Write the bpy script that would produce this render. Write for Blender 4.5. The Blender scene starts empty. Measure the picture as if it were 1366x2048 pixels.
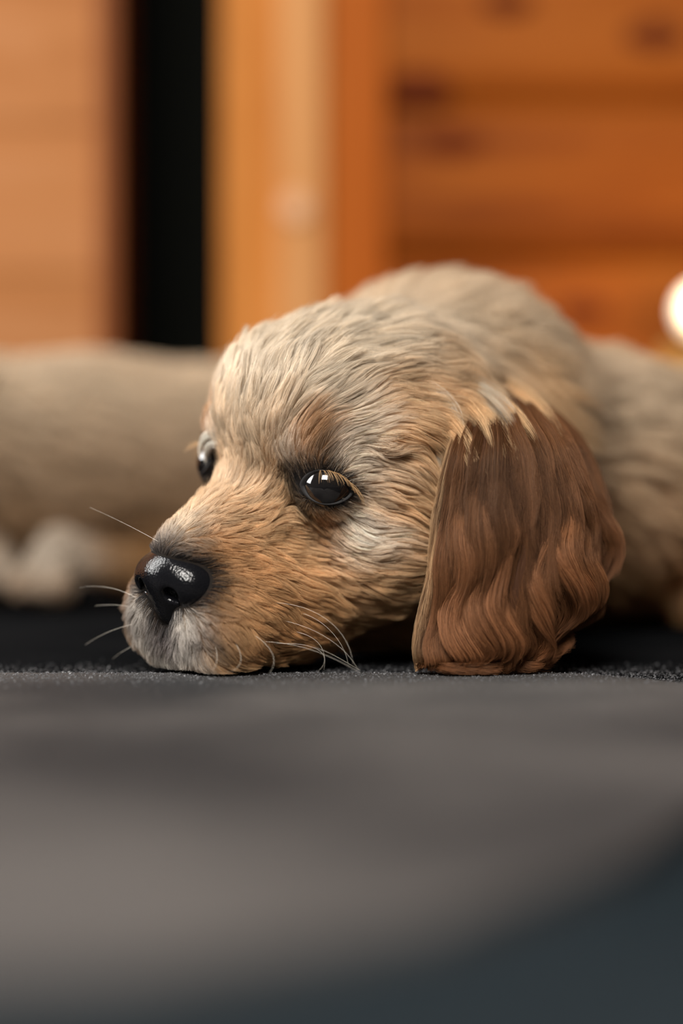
import bpy, bmesh, math, random
import numpy as np
from mathutils import Vector, Matrix
from mathutils.kdtree import KDTree
from mathutils.bvhtree import BVHTree

FUR = 1.0            # fur density factor (0 = bare skin)
rng = np.random.default_rng(11)
random.seed(5)
scene = bpy.context.scene
C = scene.collection

# ------------------------------------------------------------------ camera
S = 0.00015                  # metres per pixel in the plane of focus
D = 0.45                     # distance camera - plane of focus
HC = 0.0482                  # height of the lens above the slab
cam_d = bpy.data.cameras.new('camera')
cam = bpy.data.objects.new('camera', cam_d)
C.objects.link(cam)
cam.location = (0, -D, HC)
cam.rotation_euler = (math.radians(90), 0, 0)
cam_d.sensor_fit = 'VERTICAL'
cam_d.sensor_height = 36
cam_d.lens = 36 * D / (2048 * S)
cam_d.clip_start = 0.01
cam_d.clip_end = 50
cam_d.dof.use_dof = True
cam_d.dof.focus_distance = D - 0.004
cam_d.dof.aperture_fstop = 2.6
scene.camera = cam

# ------------------------------------------------------------------ world, lights, exposure
w = bpy.data.worlds.new('world')
scene.world = w
w.use_nodes = True
bg = w.node_tree.nodes['Background']
bg.inputs['Color'].default_value = (0.75, 0.74, 0.72, 1)
bg.inputs['Strength'].default_value = 0.10

def area(name, loc, aim, sx, sy, power, col):
    l = bpy.data.lights.new(name, 'AREA')
    l.shape = 'RECTANGLE'; l.size = sx; l.size_y = sy
    l.energy = power; l.color = col
    o = bpy.data.objects.new(name, l); C.objects.link(o)
    o.location = loc
    d = Vector(aim) - Vector(loc)
    o.rotation_euler = d.to_track_quat('-Z', 'Y').to_euler()
    return o
area('window_light_front', (-0.35, -1.55, 1.55), (0, 0.05, 0.03), 0.9, 0.9, 104, (1.0, 0.955, 0.895))
area('window_light_side', (-2.1, 0.30, 1.5), (0, 0.2, 0.05), 1.1, 2.2, 112, (1.0, 0.985, 0.96))

vs = scene.view_settings
vs.view_transform = 'Standard'
vs.look = 'None'
vs.gamma = 1
vs.use_curve_mapping = False
vs.exposure = 0.0
scene.cycles.max_bounces = 10
scene.cycles.diffuse_bounces = 4
scene.cycles.glossy_bounces = 8
scene.cycles.transmission_bounces = 8
scene.cycles_curves.shape = 'RIBBONS'
scene.cycles_curves.subdivisions = 2

# ------------------------------------------------------------------ helpers
def P(px, py, Y=0.0):
    """point at depth Y that the photograph shows at (px, py)"""
    k = S * (D + Y) / D
    return np.array([(px - 683) * k, Y, HC - (py - 1024) * k])

def link(o, parent=None):
    C.objects.link(o)
    if parent is not None:
        o.parent = parent
    return o

def empty(name, loc, label, cat, group=None):
    o = bpy.data.objects.new(name, None)
    o.empty_display_size = 0.02
    link(o)
    o.location = loc
    o['label'] = label; o['category'] = cat
    if group: o['group'] = group
    return o

def place_child(o, parent):
    """parent keeping world coordinates of the data"""
    o.parent = parent
    o.matrix_parent_inverse = Matrix.Translation(parent.location).inverted()

def mesh_obj(name, verts, faces, mat, parent=None, smooth=True, kind=None):
    me = bpy.data.meshes.new(name)
    me.from_pydata([tuple(map(float, v)) for v in verts], [], [tuple(map(int, f)) for f in faces])
    me.update()
    if smooth:
        me.polygons.foreach_set('use_smooth', [True] * len(me.polygons))
    me.materials.append(mat)
    o = bpy.data.objects.new(name, me)
    C.objects.link(o)
    if parent is not None: place_child(o, parent)
    if kind: o['kind'] = kind
    return o

def new_mat(name):
    m = bpy.data.materials.new(name); m.use_nodes = True
    nt = m.node_tree
    return m, nt, nt.nodes['Principled BSDF']

def N(nt, typ, **kw):
    n = nt.nodes.new(typ)
    for k, v in kw.items():
        if k.startswith('i_'):
            key = k[2:]
            n.inputs[int(key) if key.isdigit() else key.replace('_', ' ')].default_value = v
        else:
            setattr(n, k, v)
    return n

def norm(v, axis=-1):
    return v / np.maximum(np.linalg.norm(v, axis=axis, keepdims=True), 1e-12)

def vnoise(p, seed=0):
    """value noise, p (n,3) -> (-1..1)"""
    p = np.asarray(p, dtype=np.float64)
    i = np.floor(p).astype(np.int64); f = p - i
    f = f * f * (3 - 2 * f)
    def h(ix, iy, iz):
        n = (ix * 374761393 + iy * 668265263 + iz * 2147483647 + seed * 974711) & 0x7fffffff
        n = ((n ^ (n >> 13)) * 1274126177) & 0x7fffffff
        n = (n ^ (n >> 16))
        return (n & 0xffff) / 32767.5 - 1.0
    r = 0
    for dx in (0, 1):
        wx = f[:, 0] if dx else 1 - f[:, 0]
        for dy in (0, 1):
            wy = f[:, 1] if dy else 1 - f[:, 1]
            for dz in (0, 1):
                wz = f[:, 2] if dz else 1 - f[:, 2]
                r = r + wx * wy * wz * h(i[:, 0] + dx, i[:, 1] + dy, i[:, 2] + dz)
    return r

# ------------------------------------------------------------------ implicit surfaces
def sd_ell(p, c, r, R=None):
    q = p - np.asarray(c, np.float32)
    if R is not None: q = q @ np.asarray(R, np.float32)
    r = np.asarray(r, np.float32)
    k0 = np.linalg.norm(q / r, axis=-1)
    k1 = np.linalg.norm(q / (r * r), axis=-1)
    return k0 * (k0 - 1) / np.maximum(k1, 1e-6)

def sd_cap(p, a, b, ra, rb):
    a = np.asarray(a, np.float32); b = np.asarray(b, np.float32)
    ab = b - a
    t = np.clip(((p - a) @ ab) / float(ab @ ab), 0, 1)
    d = np.linalg.norm(p - a - t[..., None] * ab, axis=-1)
    return d - (ra + (rb - ra) * t)

def smin(a, b, k):
    h = np.clip(0.5 + 0.5 * (b - a) / k, 0, 1)
    return b + (a - b) * h - k * h * (1 - h)

def smax(a, b, k):
    return -smin(-a, -b, k)

class Field:
    def __init__(self, fn, lo, hi, res):
        lo = np.asarray(lo, float); hi = np.asarray(hi, float)
        n = np.ceil((hi - lo) / res).astype(int) + 1
        self.lo, self.res, self.n = lo, res, n
        ax = [np.float32(lo[i]) + np.arange(n[i], dtype=np.float32) * np.float32(res) for i in range(3)]
        v = np.empty(n, np.float32)
        chunk = 24
        for s in range(0, n[0], chunk):
            g = np.stack(np.meshgrid(ax[0][s:s + chunk], ax[1], ax[2], indexing='ij'), -1)
            v[s:s + chunk] = fn(g)
        self.v = v
    def __call__(self, p):
        q = (p - self.lo) / self.res
        q = np.clip(q, 0, self.n - 1.001)
        i = q.astype(np.int64); f = (q - i)
        sx, sy = self.n[1] * self.n[2], self.n[2]
        b = i[:, 0] * sx + i[:, 1] * sy + i[:, 2]
        V = self.v.ravel()
        fx, fy, fz = f[:, 0], f[:, 1], f[:, 2]
        r = 0
        for dx in (0, 1):
            wx = fx if dx else 1 - fx
            for dy in (0, 1):
                wy = fy if dy else 1 - fy
                for dz in (0, 1):
                    wz = fz if dz else 1 - fz
                    r = r + wx * wy * wz * V[b + dx * sx + dy * sy + dz]
        return r
    def grad(self, p):
        e = self.res * 0.9
        g = np.empty_like(p)
        for k in range(3):
            d = np.zeros(3); d[k] = e
            g[:, k] = (self(p + d) - self(p - d)) / (2 * e)
        return g
    def mesh(self):
        """naive surface nets"""
        v = self.v; n = self.n
        s = v < 0
        corners = [(a, b, c) for a in (0, 1) for b in (0, 1) for c in (0, 1)]
        cnt = np.zeros(n - 1, np.int8)
        for a, b, c in corners:
            cnt += s[a:n[0] - 1 + a, b:n[1] - 1 + b, c:n[2] - 1 + c]
        act = (cnt > 0) & (cnt < 8)
        idx = -np.ones(n - 1, np.int64)
        cells = np.argwhere(act)
        idx[act] = np.arange(len(cells))
        vals = {c: v[cells[:, 0] + c[0], cells[:, 1] + c[1], cells[:, 2] + c[2]] for c in corners}
        acc = np.zeros((len(cells), 3)); num = np.zeros(len(cells))
        for c in corners:
            for k in range(3):
                if c[k] == 0:
                    e = list(c); e[k] = 1; e = tuple(e)
                    va, vb = vals[c], vals[e]
                    m = (va < 0) != (vb < 0)
                    t = np.where(m, va / np.where(m, va - vb, 1), 0)
                    pt = np.tile(np.array(c, float), (len(cells), 1)); pt[:, k] += t
                    acc[m] += pt[m]; num[m] += 1
        verts = self.lo + (cells + acc / num[:, None]) * self.res
        faces = []
        for k in range(3):
            a, b = [(1, 2), (2, 0), (0, 1)][k]
            sl0 = [slice(1, n[i] - 1) for i in range(3)]; sl1 = list(sl0)
            sl0[k] = slice(0, n[k] - 1); sl1[k] = slice(1, n[k])
            s0, s1 = s[tuple(sl0)], s[tuple(sl1)]
            e = np.argwhere(s0 != s1)
            if len(e) == 0: continue
            flip = s0[e[:, 0], e[:, 1], e[:, 2]]
            base = e.copy()
            for i in range(3):
                if i != k: base[:, i] += 1
            def cell(da, db):
                q = base.copy(); q[:, a] -= da; q[:, b] -= db
                return idx[q[:, 0], q[:, 1], q[:, 2]]
            quad = np.stack([cell(1, 1), cell(0, 1), cell(0, 0), cell(1, 0)], 1)
            quad[~flip] = quad[~flip][:, ::-1]
            faces.append(quad)
        return verts, np.concatenate(faces)

def np_mesh(name, verts, faces, mat, parent):
    me = bpy.data.meshes.new(name)
    me.vertices.add(len(verts)); me.vertices.foreach_set('co', verts.astype(np.float32).ravel())
    me.loops.add(faces.size); me.loops.foreach_set('vertex_index', faces.astype(np.int32).ravel())
    me.polygons.add(len(faces))
    me.polygons.foreach_set('loop_start', np.arange(0, faces.size, faces.shape[1], dtype=np.int32))
    me.update(calc_edges=True); me.validate()
    me.polygons.foreach_set('use_smooth', np.ones(len(me.polygons), dtype=bool))
    me.materials.append(mat)
    o = bpy.data.objects.new(name, me); C.objects.link(o)
    if parent is not None: place_child(o, parent)
    return o

def set_color(o, cols, name='fur_color'):
    a = o.data.attributes.new(name, 'FLOAT_COLOR', 'POINT')
    c = np.ones((len(cols), 4), np.float32); c[:, :3] = cols
    a.data.foreach_set('color', c.ravel())

# ------------------------------------------------------------------ materials
def fur_material(name, rough=0.38):
    m = bpy.data.materials.new(name); m.use_nodes = True
    nt = m.node_tree; nt.nodes.clear()
    out = N(nt, 'ShaderNodeOutputMaterial')
    at = N(nt, 'ShaderNodeAttribute', attribute_name='fur_color')
    h = N(nt, 'ShaderNodeBsdfHairPrincipled')
    h.model = 'CHIANG'; h.parametrization = 'COLOR'
    h.inputs['Roughness'].default_value = rough
    h.inputs['Radial Roughness'].default_value = 0.55
    h.inputs['IOR'].default_value = 1.45
    df = N(nt, 'ShaderNodeBsdfDiffuse')
    tl = N(nt, 'ShaderNodeBsdfTranslucent')
    for n in (h, df, tl): nt.links.new(at.outputs['Color'], n.inputs['Color'])
    m1 = N(nt, 'ShaderNodeMixShader'); m1.inputs[0].default_value = 0.28
    nt.links.new(df.outputs[0], m1.inputs[1]); nt.links.new(tl.outputs[0], m1.inputs[2])
    m2 = N(nt, 'ShaderNodeMixShader'); m2.inputs[0].default_value = 0.22
    nt.links.new(m1.outputs[0], m2.inputs[1]); nt.links.new(h.outputs[0], m2.inputs[2])
    nt.links.new(m2.outputs[0], out.inputs['Surface'])
    return m

def skin_material(name):
    m, nt, b = new_mat(name)
    at = N(nt, 'ShaderNodeAttribute', attribute_name='fur_color')
    nt.links.new(at.outputs['Color'], b.inputs['Base Color'])
    b.inputs['Roughness'].default_value = 0.8
    b.inputs['Specular IOR Level'].default_value = 0.15
    return m

M_FUR = fur_material('puppy_fur')
M_SKIN = skin_material('puppy_skin')

def nose_material():
    m, nt, b = new_mat('wet_nose_leather')
    b.inputs['Base Color'].default_value = (0.004, 0.004, 0.005, 1)
    b.inputs['Specular IOR Level'].default_value = 0.3
    b.inputs['Roughness'].default_value = 0.15

    tc = N(nt, 'ShaderNodeTexCoord')
    vo = N(nt, 'ShaderNodeTexVoronoi', i_Scale=1700.0)
    bp = N(nt, 'ShaderNodeBump', i_Strength=0.28, i_Distance=0.0003)
    nt.links.new(tc.outputs['Object'], vo.inputs['Vector'])
    nt.links.new(vo.outputs['Distance'], bp.inputs['Height'])
    nt.links.new(bp.outputs['Normal'], b.inputs['Normal'])
    return m
M_NOSE = nose_material()

def plain(name, col, rough=0.5, spec=0.5, coat=0.0):
    m, nt, b = new_mat(name)
    b.inputs['Base Color'].default_value = (*col, 1)
    b.inputs['Roughness'].default_value = rough
    b.inputs['Specular IOR Level'].default_value = spec
    b.inputs['Coat Weight'].default_value = coat
    b.inputs['Coat Roughness'].default_value = 0.02
    return m
M_EYE = plain('dark_eye', (0.006, 0.005, 0.005), 0.04, 0.6, 0.6)
M_LID = plain('black_eyelid_skin', (0.008, 0.007, 0.007), 0.6, 0.2)
M_WHISK = plain('pale_whisker', (0.75, 0.68, 0.58), 0.4, 0.5)

def wood_material(name, c0, c1, c2, axis, rough=0.6):
    """stained softwood: grain along axis (0 x, 2 z)"""
    m, nt, b = new_mat(name)
    tc = N(nt, 'ShaderNodeTexCoord')
    oi = N(nt, 'ShaderNodeObjectInfo')
    ad = N(nt, 'ShaderNodeVectorMath', operation='ADD')
    mp = N(nt, 'ShaderNodeMapping')
    sc = [14, 14, 14]; sc[axis] = 1.6
    mp.inputs['Scale'].default_value = sc
    mul = N(nt, 'ShaderNodeVectorMath', operation='SCALE'); mul.inputs['Scale'].default_value = 37.0
    cx = N(nt, 'ShaderNodeCombineXYZ')
    for k in range(3): nt.links.new(oi.outputs['Random'], cx.inputs[k])
    nt.links.new(cx.outputs[0], mul.inputs[0])
    nt.links.new(tc.outputs['Object'], ad.inputs[0]); nt.links.new(mul.outputs[0], ad.inputs[1])
    nt.links.new(ad.outputs[0], mp.inputs['Vector'])
    no = N(nt, 'ShaderNodeTexNoise', i_Scale=1.6, i_Detail=5.0, i_Roughness=0.6, i_Distortion=0.8)
    nt.links.new(mp.outputs[0], no.inputs['Vector'])
    rp = N(nt, 'ShaderNodeValToRGB')
    e = rp.color_ramp.elements
    e[0].position = 0.28; e[0].color = (*c0, 1)
    e[1].position = 0.74; e[1].color = (*c2, 1)
    x = e.new(0.5); x.color = (*c1, 1)
    nt.links.new(no.outputs['Fac'], rp.inputs['Fac'])
    hv = N(nt, 'ShaderNodeHueSaturation')
    mr = N(nt, 'ShaderNodeMapRange'); mr.inputs['To Min'].default_value = 0.86; mr.inputs['To Max'].default_value = 1.12
    nt.links.new(oi.outputs['Random'], mr.inputs['Value'])
    nt.links.new(mr.outputs[0], hv.inputs['Value'])
    nt.links.new(rp.outputs['Color'], hv.inputs['Color'])
    nt.links.new(hv.outputs[0], b.inputs['Base Color'])
    b.inputs['Roughness'].default_value = rough
    b.inputs['Specular IOR Level'].default_value = 0.06
    bp = N(nt, 'ShaderNodeBump', i_Strength=0.25, i_Distance=0.002)
    nt.links.new(no.outputs['Fac'], bp.inputs['Height'])
    nt.links.new(bp.outputs['Normal'], b.inputs['Normal'])
    return m
M_WOOD_SIDING = wood_material('orange_stained_siding', (0.1105, 0.0221, 0.0026), (0.2295, 0.0561, 0.0059), (0.2805, 0.0808, 0.0102), 0)
M_WOOD_LEFT = wood_material('pale_honey_boards', (0.2560, 0.0920, 0.0272), (0.3120, 0.1240, 0.0416), (0.3440, 0.1520, 0.0640), 0)
M_WOOD_POST = wood_material('honey_post_wood', (0.2640, 0.0880, 0.0144), (0.3440, 0.1240, 0.0240), (0.4000, 0.1600, 0.0400), 2)
M_WOOD_LIT = wood_material('lit_casing_wood', (0.3444, 0.1476, 0.0492), (0.4100, 0.1886, 0.0656), (0.4510, 0.2214, 0.0902), 2)  # same casing wood, lighter: the light it catches is in the colour
M_WOOD_SHADED = wood_material('shaded_casing_wood', (0.2850, 0.0646, 0.0057), (0.3420, 0.0836, 0.0085), (0.3800, 0.1045, 0.0133), 2)  # same casing wood with the shade of its face put into the colour
M_WOOD_EDGE = wood_material('dark_stained_edge_wood', (0.12, 0.035, 0.010), (0.17, 0.052, 0.016), (0.21, 0.07, 0.024), 2)
M_KNOT = plain('dark_knot', (0.085, 0.014, 0.002), 0.8, 0.1)
M_BLACK = plain('unlit_doorway_black', (0.0022, 0.0024, 0.0018), 0.9, 0.04)  # colour stands for the darkness of an unlit doorway

def slate_material(name, dark, light, rough, spec=0.4):
    m, nt, b = new_mat(name)
    tc = N(nt, 'ShaderNodeTexCoord')
    n1 = N(nt, 'ShaderNodeTexNoise', i_Scale=9.0, i_Detail=3.0, i_Roughness=0.5)
    n2 = N(nt, 'ShaderNodeTexNoise', i_Scale=900.0, i_Detail=3.0, i_Roughness=0.7)
    n3 = N(nt, 'ShaderNodeTexNoise', i_Scale=140.0, i_Detail=4.0, i_Roughness=0.6)
    off_ = N(nt, 'ShaderNodeVectorMath', operation='ADD'); off_.inputs[1].default_value = (4.11, 2.13, 0)
    nt.links.new(tc.outputs['Object'], off_.inputs[0])
    for n in (n1, n2, n3): nt.links.new(off_.outputs[0], n.inputs['Vector'])
    rp = N(nt, 'ShaderNodeValToRGB')
    e = rp.color_ramp.elements
    e[0].position = 0.34; e[0].color = (*dark, 1)
    e[1].position = 0.68; e[1].color = (*light, 1)
    nt.links.new(n1.outputs['Fac'], rp.inputs['Fac'])
    sp = N(nt, 'ShaderNodeValToRGB')
    e = sp.color_ramp.elements
    e[0].position = 0.60; e[0].color = (0, 0, 0, 1)
    e[1].position = 0.72; e[1].color = (1, 1, 1, 1)
    nt.links.new(n2.outputs['Fac'], sp.inputs['Fac'])
    mx = N(nt, 'ShaderNodeMix', data_type='RGBA')
    mx.inputs['B'].default_value = (*[min(0.30, c * 4.0) for c in light], 1)
    ml = N(nt, 'ShaderNodeMath', operation='MULTIPLY'); ml.inputs[1].default_value = 0.55
    nt.links.new(sp.outputs['Color'], ml.inputs[0])
    nt.links.new(ml.outputs[0], mx.inputs['Factor'])
    nt.links.new(rp.outputs['Color'], mx.inputs['A'])
    nt.links.new(mx.outputs['Result'], b.inputs['Base Color'])
    b.inputs['Roughness'].default_value = rough
    b.inputs['Specular IOR Level'].default_value = spec
    ad = N(nt, 'ShaderNodeMath', operation='ADD')
    nt.links.new(n2.outputs['Fac'], ad.inputs[0]); nt.links.new(n3.outputs['Fac'], ad.inputs[1])
    bp = N(nt, 'ShaderNodeBump', i_Strength=0.8, i_Distance=0.0006)
    nt.links.new(ad.outputs[0], bp.inputs['Height'])
    nt.links.new(bp.outputs['Normal'], b.inputs['Normal'])
    return m
M_SLATE = slate_material('grey_slate', (0.012, 0.0125, 0.0135), (0.062, 0.057, 0.054), 0.7, 0.2)
M_SLATE_DARK_SHADED = slate_material('shaded_dark_slate', (0.003, 0.0033, 0.0036), (0.007, 0.007, 0.0075), 0.9, 0.0)  # darker stone, with the shadow around the dogs also in its colour
M_SLATE_SHADOW = slate_material('shadow_toned_slate', (0.006, 0.009, 0.011), (0.014, 0.018, 0.021), 0.9, 0.0)  # shadow falling from the camera side, put into the stone colour
M_BED = plain('mortar_bed', (0.02, 0.02, 0.02), 0.9, 0.2)

# ------------------------------------------------------------------ floor
def box_mesh(lo, hi, bev=0.0):
    bm = bmesh.new()
    bmesh.ops.create_cube(bm, size=1)
    for v in bm.verts:
        for k in range(3):
            v.co[k] = lo[k] if v.co[k] < 0 else hi[k]
    if bev > 0:
        bmesh.ops.bevel(bm, geom=bm.edges[:], offset=bev, segments=2, profile=0.7, affect='EDGES')
    return bm

def bm_obj(name, bm, mat, parent=None, kind=None, smooth=False):
    me = bpy.data.meshes.new(name); bm.to_mesh(me); bm.free()
    if smooth: me.polygons.foreach_set('use_smooth', [True] * len(me.polygons))
    me.materials.append(mat)
    o = bpy.data.objects.new(name, me); C.objects.link(o)
    if parent is not None: place_child(o, parent)
    if kind: o['kind'] = kind
    return o

def box(name, lo, hi, mat, parent=None, bev=0.0, kind=None):
    """box whose own origin is its centre"""
    lo = np.array(lo, float); hi = np.array(hi, float); c = (lo + hi) / 2
    o = bm_obj(name, box_mesh(lo - c, hi - c, bev), mat, None, kind)
    o.location = c
    if parent is not None:
        o.parent = parent
        o.matrix_parent_inverse = Matrix.Translation(parent.location).inverted()
    return o

def slab(name, outline, top, thick, mat, parent, seed, rough=0.0006):
    """natural stone slab: outline list of (x, y), relief on the top"""
    xs = [p[0] for p in outline]; ys = [p[1] for p in outline]
    bm = bmesh.new()
    vs_ = [bm.verts.new((x, y, top)) for x, y in outline]
    f = bm.faces.new(vs_)
    if f.normal.z < 0: f.normal_flip()
    ext = bmesh.ops.extrude_face_region(bm, geom=[f])
    for v in [g for g in ext['geom'] if isinstance(g, bmesh.types.BMVert)]:
        v.co.z = top
    for v in vs_: v.co.z = top - thick
    bmesh.ops.recalc_face_normals(bm, faces=bm.faces[:])
    topf = [q for q in bm.faces if q.normal.z > 0.9]
    edges = [e for e in bm.edges if all(abs(v.co.z - top) < 1e-6 for v in e.verts)]
    bmesh.ops.bevel(bm, geom=edges, offset=0.0012, segments=3, profile=0.6, affect='EDGES')
    return bm_obj(name, bm, mat, parent, smooth=False)

floor = box('floor', (-1.6, -0.75, -0.05), (1.6, 1.6, -0.028), M_BED, kind='structure')

def jag(p0, p1, n, amp, seed):
    r = random.Random(seed)
    out = []
    for i in range(n + 1):
        t = i / n
        x = p0[0] + (p1[0] - p0[0]) * t; y = p0[1] + (p1[1] - p0[1]) * t
        if 0 < i < n:
            y += r.uniform(-amp, amp)
        out.append((x, y))
    return out
# front edge line of the dog's slab: passes just in front of the muzzle and bends away at the right
edge = [(-1.5, -0.004), (-0.5, -0.002), (-0.2, 0.000)] + jag((-0.11, 0.001), (0.06, 0.0005), 26, 0.0006, 3) + \
       [(0.07, -0.0005), (0.078, -0.006), (0.086, -0.013), (0.098, -0.026), (0.115, -0.04), (0.16, -0.07), (0.3, -0.11), (1.5, -0.3)]
split = [(-1.5, -0.33), (-0.06, -0.298), (-0.02, -0.290), (0.012, -0.272), (0.040, -0.24), (0.066, -0.19), (0.10, -0.13), (0.135, -0.075)]
k_cut = [i for i, e in enumerate(edge) if e[0] < 0.14]
near = [edge[i] for i in k_cut][::-1] + split[:-1]
far = [(x, y + 0.003) for x, y in edge] + [(1.5, 0.52), (-1.5, 0.60)]
slab('stone_slab', near, 0.0, 0.025, M_SLATE, floor, 1)
off = [(x + 0.0025, y - 0.004) for x, y in split]
slab('stone_slab', [(x, y) for x, y in edge[::-1] if x > 0.15] + [off[-1]] + off[:-1][::-1] + [(-1.5, -0.7), (1.5, -0.7)], -0.0008, 0.025, M_SLATE_SHADOW, floor, 4)  # added slab, outlined where the near floor lies in shadow
slab('stone_slab', far, -0.0012, 0.025, M_SLATE_DARK_SHADED, floor, 2)
slab('stone_slab', [(-1.5, 0.606), (1.5, 0.526), (1.5, 1.5), (-1.5, 1.5)], -0.001, 0.025, M_SLATE_DARK_SHADED, floor, 3)
def grit(count, parent):
    """mineral grains lying loose on the slabs"""
    r_ = np.random.default_rng(9)
    c = np.stack([r_.uniform(-0.13, 0.14, count), r_.normal(0.0, 0.016, count), np.zeros(count)], 1)
    ed = np.array(edge); lim = np.interp(c[:, 0], ed[:, 0], ed[:, 1])
    c[:, 2] = np.where(c[:, 1] < lim, 0.0, -0.0012)
    size = 0.00008 + 0.00022 * r_.random(count) ** 3
    tet = np.array([[1, 1, 1], [1, -1, -1], [-1, 1, -1], [-1, -1, 1]]) / 1.2
    v = np.empty((count, 4, 3))
    for i in range(4):
        v[:, i] = c + (tet[i] + 0.5 * r_.normal(size=(count, 3))) * size[:, None]
    base = (np.arange(count) * 4)[:, None]
    f = np.concatenate([base + np.array([a]) for a in ((0, 1, 2), (0, 3, 1), (0, 2, 3), (1, 3, 2))])
    o = np_mesh('grit', v.reshape(-1, 3), f, M_GRIT, parent)
    o.data.polygons.foreach_set('use_smooth', np.zeros(len(o.data.polygons), dtype=bool))
    o['kind'] = 'stuff'
M_GRIT = plain('mineral_grit', (0.10, 0.10, 0.105), 0.5)
grit(16000, floor)
#@@WALL
# ------------------------------------------------------------------ cabin wall behind
def PX(px, Y): return (px - 683) * S * (D + Y) / D
def PZ(py, Y): return HC - (py - 1024) * S * (D + Y) / D

YW = 0.72
TOP = 1.1
# left: boards laid flush, beside the doorway
wl = box('wall_left', (-1.5, YW + 0.045, -0.028), (PX(205, YW), YW + 0.10, TOP), M_WOOD_LEFT, kind='structure')
zb = 0.0
i = 0
while zb < TOP:
    hgt = 0.118
    box('plank', (-1.5, YW + 0.012, zb + 0.0004), (PX(205, YW), YW + 0.045, min(zb + hgt, TOP) - 0.0004), M_WOOD_LEFT, wl, 0.0015)
    zb += hgt
box('corner_trim', (PX(188, YW), YW + 0.004, 0), (PX(232, YW), YW + 0.10, TOP), M_WOOD_EDGE, wl, 0.003)
# doorway: panel set back between its jambs, its black standing for unlit depth
doorway_dark = box('doorway_1', (PX(220, YW), YW + 0.16, -0.02), (PX(450, YW), YW + 0.20, TOP), M_BLACK, kind='structure')
for px0, px1 in ((220, 300), (400, 450)):
    box('unlit_doorway_strip', (PX(px0, YW), YW + 0.145, 0), (PX(px1, YW), YW + 0.16, TOP), M_BLACK, doorway_dark, 0.002)
box('jamb', (PX(232, YW) - 0.012, YW + 0.10, 0), (PX(232, YW), YW + 0.16, TOP), M_BLACK, doorway_dark, 0.001)
box('jamb', (PX(444, YW), YW + 0.05, 0), (PX(450, YW) + 0.01, YW + 0.16, TOP), M_BLACK, doorway_dark, 0.001)
# casing of the doorway
tr = box('trim_1', (PX(442, YW), YW, -0.02), (PX(560, YW), YW + 0.05, TOP), M_WOOD_POST, kind='structure')
box('casing_board', (PX(556, YW), YW - 0.016, 0), (PX(650, YW), YW + 0.05, TOP), M_WOOD_LIT, tr, 0.004)
box('casing_board', (PX(650, YW), YW + 0.004, 0), (PX(772, YW), YW + 0.05, TOP), M_WOOD_SHADED, tr, 0.004)
def disc(name, px, py, Y, r, mat, parent, th=0.004):
    bm = bmesh.new()
    bmesh.ops.create_cone(bm, cap_ends=True, segments=24, radius1=r, radius2=r * 0.86, depth=th)
    bmesh.ops.rotate(bm, verts=bm.verts, cent=(0, 0, 0), matrix=Matrix.Rotation(math.radians(90), 3, 'X'))
    o = bm_obj(name, bm, mat, None)
    o.location = P(px, py, Y)
    place_child(o, parent)
    return o
disc('wooden_plug', 590, 415, YW - 0.018, 0.0125, plain('plug_wood', (0.46, 0.25, 0.13), 0.5, 0.2), tr)
# right: horizontal log boards with rounded faces and shadow joints
wr = box('wall_back', (PX(772, YW), YW + 0.06, -0.028), (1.5, YW + 0.10, TOP), M_WOOD_SIDING, kind='structure')
bz = [PZ(p, YW) for p in (835, 505, 182, -140, -460, -780)]
bz = [-0.02] + bz
def log_board(z0, z1):
    bm = bmesh.new()
    x0, x1 = PX(772, YW), 1.5
    n = 10; ring = []
    hh = (z1 - z0) / 2; cz = (z0 + z1) / 2
    prof = []
    for k in range(n + 1):
        a = -1 + 2 * k / n
        prof.append((-(0.012) * (1 - abs(a) ** 6), a * hh))
    prof += [(0.04, hh), (0.04, -hh)]
    L = [bm.verts.new((x0 - (x0 + x1) / 2, YW + 0.034 + d - (YW + 0.04), z)) for d, z in prof]
    R_ = [bm.verts.new((x1 - (x0 + x1) / 2, YW + 0.034 + d - (YW + 0.04), z)) for d, z in prof]
    m = len(prof)
    for k in range(m):
        bm.faces.new((L[k], L[(k + 1) % m], R_[(k + 1) % m], R_[k]))
    bm.faces.new(L[::-1]); bm.faces.new(R_)
    bmesh.ops.recalc_face_normals(bm, faces=bm.faces[:])
    o = bm_obj('log_board', bm, M_WOOD_SIDING, None)
    o.location = ((x0 + x1) / 2, YW + 0.04, cz)
    place_child(o, wr)
for a, b_ in zip(bz[:-1], bz[1:]):
    log_board(a + 0.001, b_ - 0.001)
for kx, ky, kr in ((838, 176, 0.016), (905, 285, 0.014), (1015, 5, 0.013), (1310, 70, 0.015), (1165, 622, 0.012)):
    k = disc('knot', kx, ky, YW + 0.021, kr, M_KNOT, wr, 0.003)
    k.scale = (1.7, 1, 0.8)
# small globe lamp on the siding, at the picture's edge
lp = P(1408, 622, YW - 0.06)
lamp = empty('wall_lamp', (lp[0], YW + 0.02, lp[2] - 0.03), 'small glowing globe lamp mounted on the orange log wall', 'lamp')
def sphere_obj(name, c, r, mat, parent, seg=32):
    bm = bmesh.new(); bmesh.ops.create_uvsphere(bm, u_segments=seg, v_segments=seg // 2, radius=1)
    for v in bm.verts: v.co = Vector((v.co.x * r[0], v.co.y * r[1], v.co.z * r[2]))
    o = bm_obj(name, bm, mat, None, smooth=True); o.location = c
    if parent is not None: place_child(o, parent)
    return o
mg, nt, b = new_mat('glowing_globe')
b.inputs['Base Color'].default_value = (0.9, 0.85, 0.75, 1)
b.inputs['Emission Color'].default_value = (1.0, 0.80, 0.55, 1)
b.inputs['Emission Strength'].default_value = 1.0
sphere_obj('globe', lp, (0.02, 0.02, 0.02), mg, lamp)
M_BRASS = plain('brass', (0.45, 0.28, 0.10), 0.35)
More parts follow.
